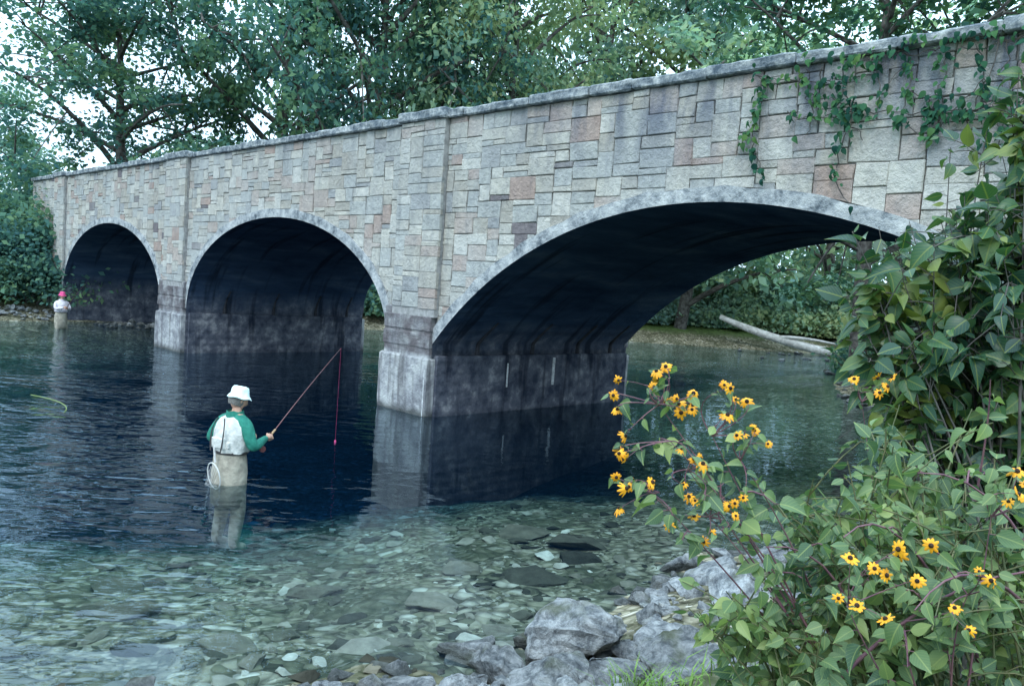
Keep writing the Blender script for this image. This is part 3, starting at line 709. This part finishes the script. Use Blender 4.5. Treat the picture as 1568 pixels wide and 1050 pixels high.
# ------------------------------------------------------------ black-eyed susans
PET=simple('yellow_petal',(.62,.25,.01),(.75,.35,.015),30,.55); CEN=simple('dark_cone',(.012,.006,.004),(.04,.02,.01),60,.8)
def flower_geo(pa,ca,p,nrm,size,r):
    nrm=Vector(nrm).normalized(); q=nrm.to_track_quat('Z','Y').to_matrix(); n=r.choice([8,9,10,11]); a0=r.random()*6; sag=r.uniform(-.8,.05)
    for i in range(n):
        a=a0+2*math.pi*i/n+r.uniform(-.1,.1); L=size*.5*r.uniform(.8,1.12); w=size*.10; dr=sag+r.uniform(-.25,.1)
        st=[(.12,.5),(.45,1.0),(.8,.9),(1.0,.35)]; V=[]
        for t,ww in st:
            for sgn in (-1,0,1):
                l=Vector((L*t,sgn*w*ww,dr*L*t*t+(0 if sgn else .002))); V.append(p+q@(Matrix.Rotation(a,3,'Z')@l))
        Fc=[]
        for k in range(3):
            for j in (0,1): b=k*3+j; Fc.append((b,b+1,b+4,b+3))
        pa.add(V,Fc)
    V=[];Fc=[]
    for k,(rr,zz) in enumerate([(.15,0),(.15,.08),(.12,.15),(.04,.2)]):
        for j in range(8): a=j*math.pi/4; V.append(p+q@Vector((rr*size*math.cos(a),rr*size*math.sin(a),zz*size)))
    for k in range(3):
        for j in range(8): Fc.append((k*8+j,k*8+(j+1)%8,(k+1)*8+(j+1)%8,(k+1)*8+j))
    Fc.append(tuple(24+j for j in range(8))); ca.add(V,Fc)
def susan(name,pts,root,hub,size,seed,ls=.05,hubl=8,fll=3):
    r=random.Random(seed); pa,ca,sa=Acc(),Acc(),Acc(); st=[]
    root=Vector(root); 
    for h in hub:
        cane(sa,st,root,h,r,hubl,ls*1.2,.0045,.1,1,.06)
    for p in pts:
        p=Vector(p); h=min((Vector(q) for q in hub),key=lambda q:(q-p).length)
        cane(sa,st,h,p,r,fll,ls*.7,.002,.02,0)
        flower_geo(pa,ca,p,(r.gauss(-.1,.55),-.7+r.gauss(0,.35),.5+r.gauss(0,.4)),size*r.uniform(.65,1.15),r)
    e=empty(name); A=[np.array([s[i] for s in st],float) for i in range(4)]
    obj('petals',pa.mesh(name+'p'),PET,e,smooth=True); obj('cones',ca.mesh(name+'c'),CEN,e,smooth=True)
    obj('leaves',leaves(name+'l',*A,'leaf'),LN2,e,smooth=True); obj('stems',sa.mesh(name+'s'),RSTEM,e)
Yf=2.15
fl=[(.39,2.40),(.51,2.34),(.59,2.37),(.477,2.286),(.628,2.33),(.298,2.363),(.289,2.32),(.625,2.24),(.692,2.246),(.363,2.086),(.402,2.10),(.329,2.006),(.5,2.087),(.53,2.05),(.625,2.04),(.466,1.976),(.542,1.994),(.565,1.937),(.318,2.166),(.512,2.166),(.40,2.35),(.44,2.31),(.50,2.30),(.60,2.29),(.66,2.235),(.35,2.07),(.31,2.10),(.45,2.33),(.64,2.02),(.47,2.31),(.535,2.16),(.49,2.18),(.31,2.17)]
r=random.Random(2)
fl+=[(x+r.uniform(0,.04),z+r.gauss(0,.025)) for x,z in fl[::2]]
susan('black_eyed_susan',[(x,Yf+r.uniform(-.05,.05),z) for x,z in fl],(1.15,2.35,1.3),[(.42,2.2,2.30),(.46,2.2,2.20),(.58,2.22,2.22),(.52,2.22,2.12),(.60,2.25,1.98),(.42,2.2,2.05),(.66,2.2,2.16)],.036,41)
fl2=[(.913,1.987),(.968,2.02),(1.074,1.924),(1.188,1.976),(.856,1.905),(1.20,2.20),(1.235,2.24),(.932,2.054),(.84,2.01),(1.17,1.99),(1.22,2.19),(.885,2.0),(1.26,2.21),(1.0,1.97),(.95,1.86),(.80,1.93),(1.02,2.06),(1.12,1.87),(1.21,2.17)]
susan('black_eyed_susan',[(x,1.86+r.uniform(-.05,.05),z) for x,z in fl2],(1.3,2.1,1.3),[(.9,1.98,1.85),(1.05,1.98,1.82),(1.2,1.98,1.9),(1.25,2.0,2.1)],.038,43)
susan('black_eyed_susan',[(1.30,3.0,2.34),(1.34,2.9,2.36),(1.38,2.9,2.33),(1.42,2.95,2.36),(1.33,2.85,2.31)],(1.7,3.2,1.2),[(1.36,3.05,2.25)],.042,45)
ga=Acc(); r=random.Random(5)
for i in range(200):
    x=.85+r.gauss(0,.12); y=4.0+r.gauss(0,.1)
    if i>110: x=r.uniform(.7,2.2); y=r.uniform(3.6,4.4)
    z=hz(x,y)-.02; L=r.uniform(.12,.28); a=r.uniform(0,6.3); d=Vector((math.cos(a),math.sin(a),0)); s=Vector((-d.y,d.x,0))*.004
    p0=Vector((x,y,z)); p1=p0+d*L*.2+Vector((0,0,L*.6)); p2=p0+d*L*.6+Vector((0,0,L*.8))
    ga.add([p0-s,p0+s,p1+s,p1-s,p2+s*.2,p2-s*.2],[(0,1,2,3),(3,2,4,5)])
obj('grass_tuft',ga.mesh('grass_tuft'),simple('grass',(.08,.16,.03),(.16,.26,.06),9))
# ------------------------------------------------------------ people
SKIN=simple('skin',(.42,.24,.17),(.5,.3,.22),20,.6,.1); HAIR=simple('grey_hair',(.12,.11,.10),(.2,.19,.18),60,.8)
def skinmesh(J,E,sub=2):
    names=list(J); me=bpy.data.meshes.new('sk'); me.from_pydata([J[n][0] for n in names],[(names.index(a),names.index(b)) for a,b in E],[])
    o=bpy.data.objects.new('sk',me); COL.objects.link(o); md=o.modifiers.new('s','SKIN'); md.use_smooth_shade=True
    for i,n in enumerate(names):
        me.skin_vertices[0].data[i].radius=(J[n][1],J[n][1]) ; me.skin_vertices[0].data[i].use_root=(i==0)
    ss=o.modifiers.new('u','SUBSURF'); ss.levels=sub; ss.render_levels=sub
    dg=bpy.context.evaluated_depsgraph_get(); m2=bpy.data.meshes.new_from_object(o.evaluated_get(dg)); bpy.data.objects.remove(o); m2.materials.clear(); return m2
def loft(acc,rings,seg=24,capt=True,capb=False,wr=0,seed=0):
    V=[];Fc=[]
    for cx_,cy_,z,rx,ry in rings:
        for k in range(seg):
            a=2*math.pi*k/seg; w_=1+wr*(math.sin(3*a+z*40+seed)*.5+math.sin(7*a-z*25)*.5); V.append((cx_+rx*w_*math.cos(a),cy_+ry*w_*math.sin(a),z+wr*.1*math.sin(5*a)))
    for i in range(len(rings)-1):
        for k in range(seg): Fc.append((i*seg+k,i*seg+(k+1)%seg,(i+1)*seg+(k+1)%seg,(i+1)*seg+k))
    if capt: Fc.append(tuple((len(rings)-1)*seg+k for k in range(seg)))
    if capb: Fc.append(tuple(range(seg))[::-1])
    acc.add(V,Fc)
def headmesh(sc=1.0):
    bm=bmesh.new(); bmesh.ops.create_uvsphere(bm,u_segments=28,v_segments=20,radius=1)
    for v in bm.verts:
        x,y,z=v.co
        X=x*.075;Y_=y*.095;Z_=z*.118
        if z<0: X*=1-.28*(-z)**1.5; Y_*=1-.12*(-z)
        if y>0.3:
            if abs(x)<.25 and -.35<z<.12: Y_+=.024*(1-abs(x)/.25)*max(0,(1-abs(z+.2)/.35 if z<-.2 else (1-(z+.2)/.32)))
            if .0<z<.25 and .2<abs(x)<.6: Y_-=.008
            if -.62<z<-.48 and abs(x)<.35: Y_-=.006
            if z<-.7: Y_+=.012
        v.co=(X*sc,Y_*sc,Z_*sc)
    for sg in (-1,1):
        res=bmesh.ops.create_uvsphere(bm,u_segments=10,v_segments=8,radius=.03*sc)
        for v in res['verts']: v.co=(v.co.x*.35+sg*.074*sc,v.co.y*.65-.005,v.co.z-.005)
    me=bpy.data.meshes.new('head'); bm.to_mesh(me); bm.free(); return me
def hand(parent,wrist,fwd,grip,mat,side=1):
    a=Vector(fwd).normalized(); g=Vector(grip).normalized(); n=a.cross(g).normalized()*side; g=(g-a*g.dot(a)).normalized()
    w_=Vector(wrist); J={'w':(w_[:],.024),'p':((w_+a*.045)[:],.032)}; E=[('w','p')]
    ln=[.8,.95,1.0,.88]
    for i in range(4):
        o=g*((i-1.5)*.021); L=ln[i]
        J['b%d'%i]=((w_+a*.078+o)[:],.0105); J['k%d'%i]=((w_+a*(.078+.022*L)+o+n*.028)[:],.0095); J['t%d'%i]=((w_+a*(.07)+o+n*(.05*L))[:],.009); J['e%d'%i]=((w_+a*.045+o+n*.046)[:],.008)
        E+=[('p','b%d'%i),('b%d'%i,'k%d'%i),('k%d'%i,'t%d'%i),('t%d'%i,'e%d'%i)]
    J['th']=((w_+a*.035+g*.036+n*.012)[:],.011); J['th2']=((w_+a*.06+g*.045+n*.034)[:],.0105); J['th3']=((w_+a*.078+g*.03+n*.048)[:],.009); E+=[('p','th'),('th','th2'),('th2','th3')]
    obj('hand',skinmesh(J,E,1),mat,parent,smooth=True)
    return w_+a*.06+n*.03
def person(name,loc,face,hipz,P,cols,hat,lean=.0):
    rz=math.atan2(face[1],face[0])-math.pi/2; e=empty(name,loc,rz)
    H=hipz
    J={'pel':((0,0,H),.135),'wst':((0,lean*.4,H+.2),.125),'chs':((0,lean*.8,H+.40),.14),'nkb':((0,lean,H+.54),.08),'nk':((0,lean*1.1+.01,H+.6),.052),'hd':((0,lean*1.2+.02,H+.68),.05)}
    E=[('pel','wst'),('wst','chs'),('chs','nkb'),('nkb','nk'),('nk','hd')]
    for sg,sd in ((-1,'l'),(1,'r')):
        el,wr=P[sd]
        J['sh'+sd]=((sg*.19,lean,H+.48),.082); J['el'+sd]=(el,.062); J['fm'+sd]=(tuple(np.array(el)*.6+np.array(wr)*.4),.055); J['wr'+sd]=(wr,.032); E+=[('nkb','sh'+sd),('sh'+sd,'el'+sd),('el'+sd,'fm'+sd),('fm'+sd,'wr'+sd)]
        J['hp'+sd]=((sg*.1,0,H-.08),.105); J['kn'+sd]=((sg*.13,.05,H-.45),.085); J['an'+sd]=((sg*.14,-.02,H-.86),.065); J['ft'+sd]=((sg*.16,.14,H-.9),.045); E+=[('pel','hp'+sd),('hp'+sd,'kn'+sd),('kn'+sd,'an'+sd),('an'+sd,'ft'+sd)]
    me=skinmesh(J,E,2)
    for c in (cols['sleeve'],cols['wader'],SKIN): me.materials.append(c)
    for p in me.polygons:
        c=p.center; p.material_index=1 if c.z<H+.12 and abs(c.x)<.24 and c.y<.2 else (2 if (c.z>H+.585) else 0)
        if c.z<H-.1: p.material_index=1
        p.use_smooth=True
    obj('body',me,None,e)
    ly=lean
    wa_=Acc(); loft(wa_,[(0,0,H-.42,.2,.15),(0,0,H-.2,.215,.165),(0,0,H-.05,.21,.165),(0,ly*.2,H+.08,.195,.155),(0,ly*.4,H+.19,.18,.14),(0,ly*.5,H+.235,.182,.142)],28,True,True,.06,1)
    obj('waders',wa_.mesh('waders'),cols['wader'],e,smooth=True)
    bl=Acc(); loft(bl,[(0,ly*.45,H+.155,.187,.147),(0,ly*.45,H+.157,.199,.159),(0,ly*.45,H+.185,.199,.159),(0,ly*.45,H+.187,.187,.147)],28); obj('belt',bl.mesh('belt'),cols['belt'],e,smooth=True)
    ve=Acc(); loft(ve,[(0,ly*.5,H+.175,.20,.16),(0,ly*.55,H+.22,.213,.175),(0,ly*.7,H+.30,.215,.18),(0,ly*.8,H+.39,.222,.182),(0,ly*.95,H+.47,.215,.16),(0,ly,H+.53,.18,.12),(0,ly,H+.565,.1,.085)],32,False,False,.06,3)
    obj('vest',ve.mesh('vest'),cols['vest'],e,smooth=True)
    pk=Acc()
    for x,z,w_,h_ in ((0,H+.28,.1,.06),(-.11,H+.27,.035,.04),(.11,H+.27,.035,.04)):
        pk.box(x-w_,x+w_,-.2+ly*.7+abs(x)*.3,-.12+ly*.7,z-h_,z+h_,.012)
        pk.box(x-w_*.9,x+w_*.9,.1+ly*.7,.198+ly*.7-abs(x)*.3,z-h_,z+h_,.012)
    obj('vest_pockets',pk.mesh('pk'),cols['vest'],e)
    cl_=Acc(); loft(cl_,[(0,ly,H+.54,.12,.1),(0,ly*1.05,H+.59,.095,.09),(0,ly*1.05,H+.62,.09,.088)],20,False,False,.06,2); obj('collar',cl_.mesh('cl'),cols['sleeve'],e,smooth=True)
    hd=headmesh(); ho=obj('head',hd,SKIN,e,smooth=True); hc=Vector((0,ly*1.25+.035,H+.735)); ho.location=hc; tilt=P.get('tilt',-.35); ho.rotation_euler=(tilt,0,P.get('turn',0))
    hr=Acc(); loft(hr,[(0,-.012,-.07,.06,.075),(0,-.014,-.03,.079,.092),(0,-.012,.03,.0815,.094),(0,-.01,.08,.07,.08)],20,True,False,.03); hro=obj('hair',hr.mesh('hair'),HAIR,e,smooth=True); hro.location=hc+Vector((0,-.012,.0)); hro.rotation_euler=ho.rotation_euler
    ht=Acc(); loft(ht,[(0,0,-.02,.122,.135),(0,0,-.026,.124,.137),(0,0,.005,.105,.118),(0,0,.02,.09,.105),(0,0,.07,.084,.098),(0,0,.10,.07,.085),(0,0,.108,.04,.05)],28,True,False,.06,5)
    hto=obj('hat',ht.mesh('hat'),hat,e,smooth=True); hto.location=hc+Vector((0,-.0,.038)); hto.rotation_euler=(tilt*.6,0,0)
    return e
CR=simple('vest_fabric',(.40,.40,.375),(.58,.57,.53),12,.9,.9,.03); TAN=simple('wader_fabric',(.22,.195,.155),(.35,.315,.25),10,.8,.9,.03); GRN=simple('green_shirt',(.012,.12,.09),(.025,.19,.135),14,.9,.8,.02)
BLK=simple('dark_webbing',(.03,.03,.03),(.06,.05,.05),30); HATM=simple('white_hat',(.50,.66,.62),(.68,.78,.75),20,.9,.3); PINK=simple('pink_hat',(.5,.05,.16),(.6,.08,.22),20); CORK=simple('cork_grip',(.35,.22,.12),(.45,.3,.17),60)
RODM=simple('rod_blank',(.10,.03,.03),(.16,.05,.05),30,.3,.05,.001,.6)
fm=person('fly_fisherman',(-3.32,9.51,0),(.55,.84),.17,{'l':((-.35,-.01,.43),(-.10,.30,.43)),'r':((.31,.05,.42),(.19,.33,.485)),'tilt':-.4,'turn':-.3},{'sleeve':GRN,'wader':TAN,'vest':CR,'belt':BLK},HATM,.05)
fm.scale=(1.14,1.12,1.10)
bpy.context.view_layer.update()
Mi=fm.matrix_world.inverted()
tipw=Vector((-2.49,11.6,1.52)); tip=Mi@tipw
hw=Vector((.19,.33,.485)); gdir=(tip-hw).normalized()
ga_=hand(fm,hw,(-.1,1,.1),gdir,SKIN,-1)
hand(fm,(-.10,.30,.43),(.55,.8,0),gdir,SKIN,1)
rd=Acc(); b0=ga_-gdir*.16
rd.tube([b0,b0+gdir*.3],[.013,.012],8); obj('rod_grip',rd.mesh('grip'),CORK,fm,smooth=True)
rd=Acc(); pts=bez(b0+gdir*.3,(b0+tip)*.5+Vector((0,0,.03)),tip,12); rd.tube(pts,[.0062-.0004*i for i in range(12)],6)
rd.tube([b0+gdir*.02+Vector((-.012,0,-.05)),b0+gdir*.02+Vector((.014,0,-.05))],[.035,.035],14); obj('rod',rd.mesh('rod'),RODM,fm)
ln=Acc(); endw=Mi@Vector((-2.63,12.2,.01)); ln.tube(bez(tip,(tip+endw)*.5+Vector((0,0,-.1)),endw,10),[.0013]*10,4); ln.tube([endw+Vector((0,0,-.02)),endw+Vector((0,0,.02))],[.014,.012],8); obj('fishing_line',ln.mesh('line'),PINK,fm)
fl_=Acc(); fl_.tube([Mi@p for p in bez((-8.7,14.4,.012),(-7.6,13.9,.012),(-7.3,13.0,.012),12)],[.006]*12,4); obj('floating_fly_line',fl_.mesh('ffl'),simple('olive_line',(.18,.25,.08),(.22,.3,.1),20),fm)
nt_=Acc(); ring_=[(.02+.10*math.cos(a),-.20-.03*math.sin(a),.10+.15*math.sin(a)) for a in [2*math.pi*k/20 for k in range(21)]]
nt_.tube(ring_,[.007]*21,5,False); nt_.tube([(.02,-.19,.25),(.0,-.2,.42)],[.012,.01],6)
for k in range(-3,4):
    nt_.tube([(.02+k*.028,-.2,.10+.14*math.cos(k*.4)),(.02+k*.02,-.26,.0),(.02+k*.028,-.2,.10-.14*math.cos(k*.4))],[.0015]*3,3,False)
obj('landing_net',nt_.mesh('net'),simple('net_frame',(.45,.45,.43),(.58,.56,.54),20),fm)
sr=Acc()
for sg in (-1,1): sr.tube(bez((sg*.05,-.12,.72),(sg*.13,-.175,.6),(sg*.08,-.18,.36),6),[.008]*6,4,False)
obj('straps',sr.mesh('straps'),BLK,fm)
WHS=simple('pale_shirt',(.5,.46,.5),(.62,.57,.6),20); 
f2=person('angler',(-15.9,27.95,0),(.75,-.55),.42,{'l':((-.24,.1,.70),(-.05,.33,.74)),'r':((.24,.1,.70),(.07,.33,.76)),'tilt':-.2},{'sleeve':WHS,'wader':TAN,'vest':WHS,'belt':BLK},PINK,.02)
hand(f2,(-.05,.33,.74),(.3,.9,0),(0,.6,.6),SKIN,1); hand(f2,(.07,.33,.76),(-.2,.9,0),(0,.6,.6),SKIN,-1)
rd=Acc(); rd.tube([(0.0,.3,.68),(.1,1.0,1.1),(.25,2.3,1.75)],[.012,.006,.002],6); obj('rod',rd.mesh('rod2'),RODM,f2)
DK=simple('dark_jacket',(.02,.025,.04),(.04,.05,.07),20)
f3=person('angler',(12.1,27.4,0),(-.8,-.3),.10,{'l':((-.26,.05,.38),(-.08,.3,.4)),'r':((.26,.05,.38),(.08,.3,.42)),'tilt':-.3},{'sleeve':DK,'wader':DK,'vest':DK,'belt':BLK},DK,.03)
hand(f3,(-.08,.3,.4),(.3,.9,0),(0,.6,.6),SKIN,1); hand(f3,(.08,.3,.42),(-.2,.9,0),(0,.6,.6),SKIN,-1)
rd=Acc(); rd.tube([(0.0,.28,.36),(.1,1.0,.8),(.2,2.2,1.4)],[.012,.006,.002],6); obj('rod',rd.mesh('rod3'),RODM,f3)
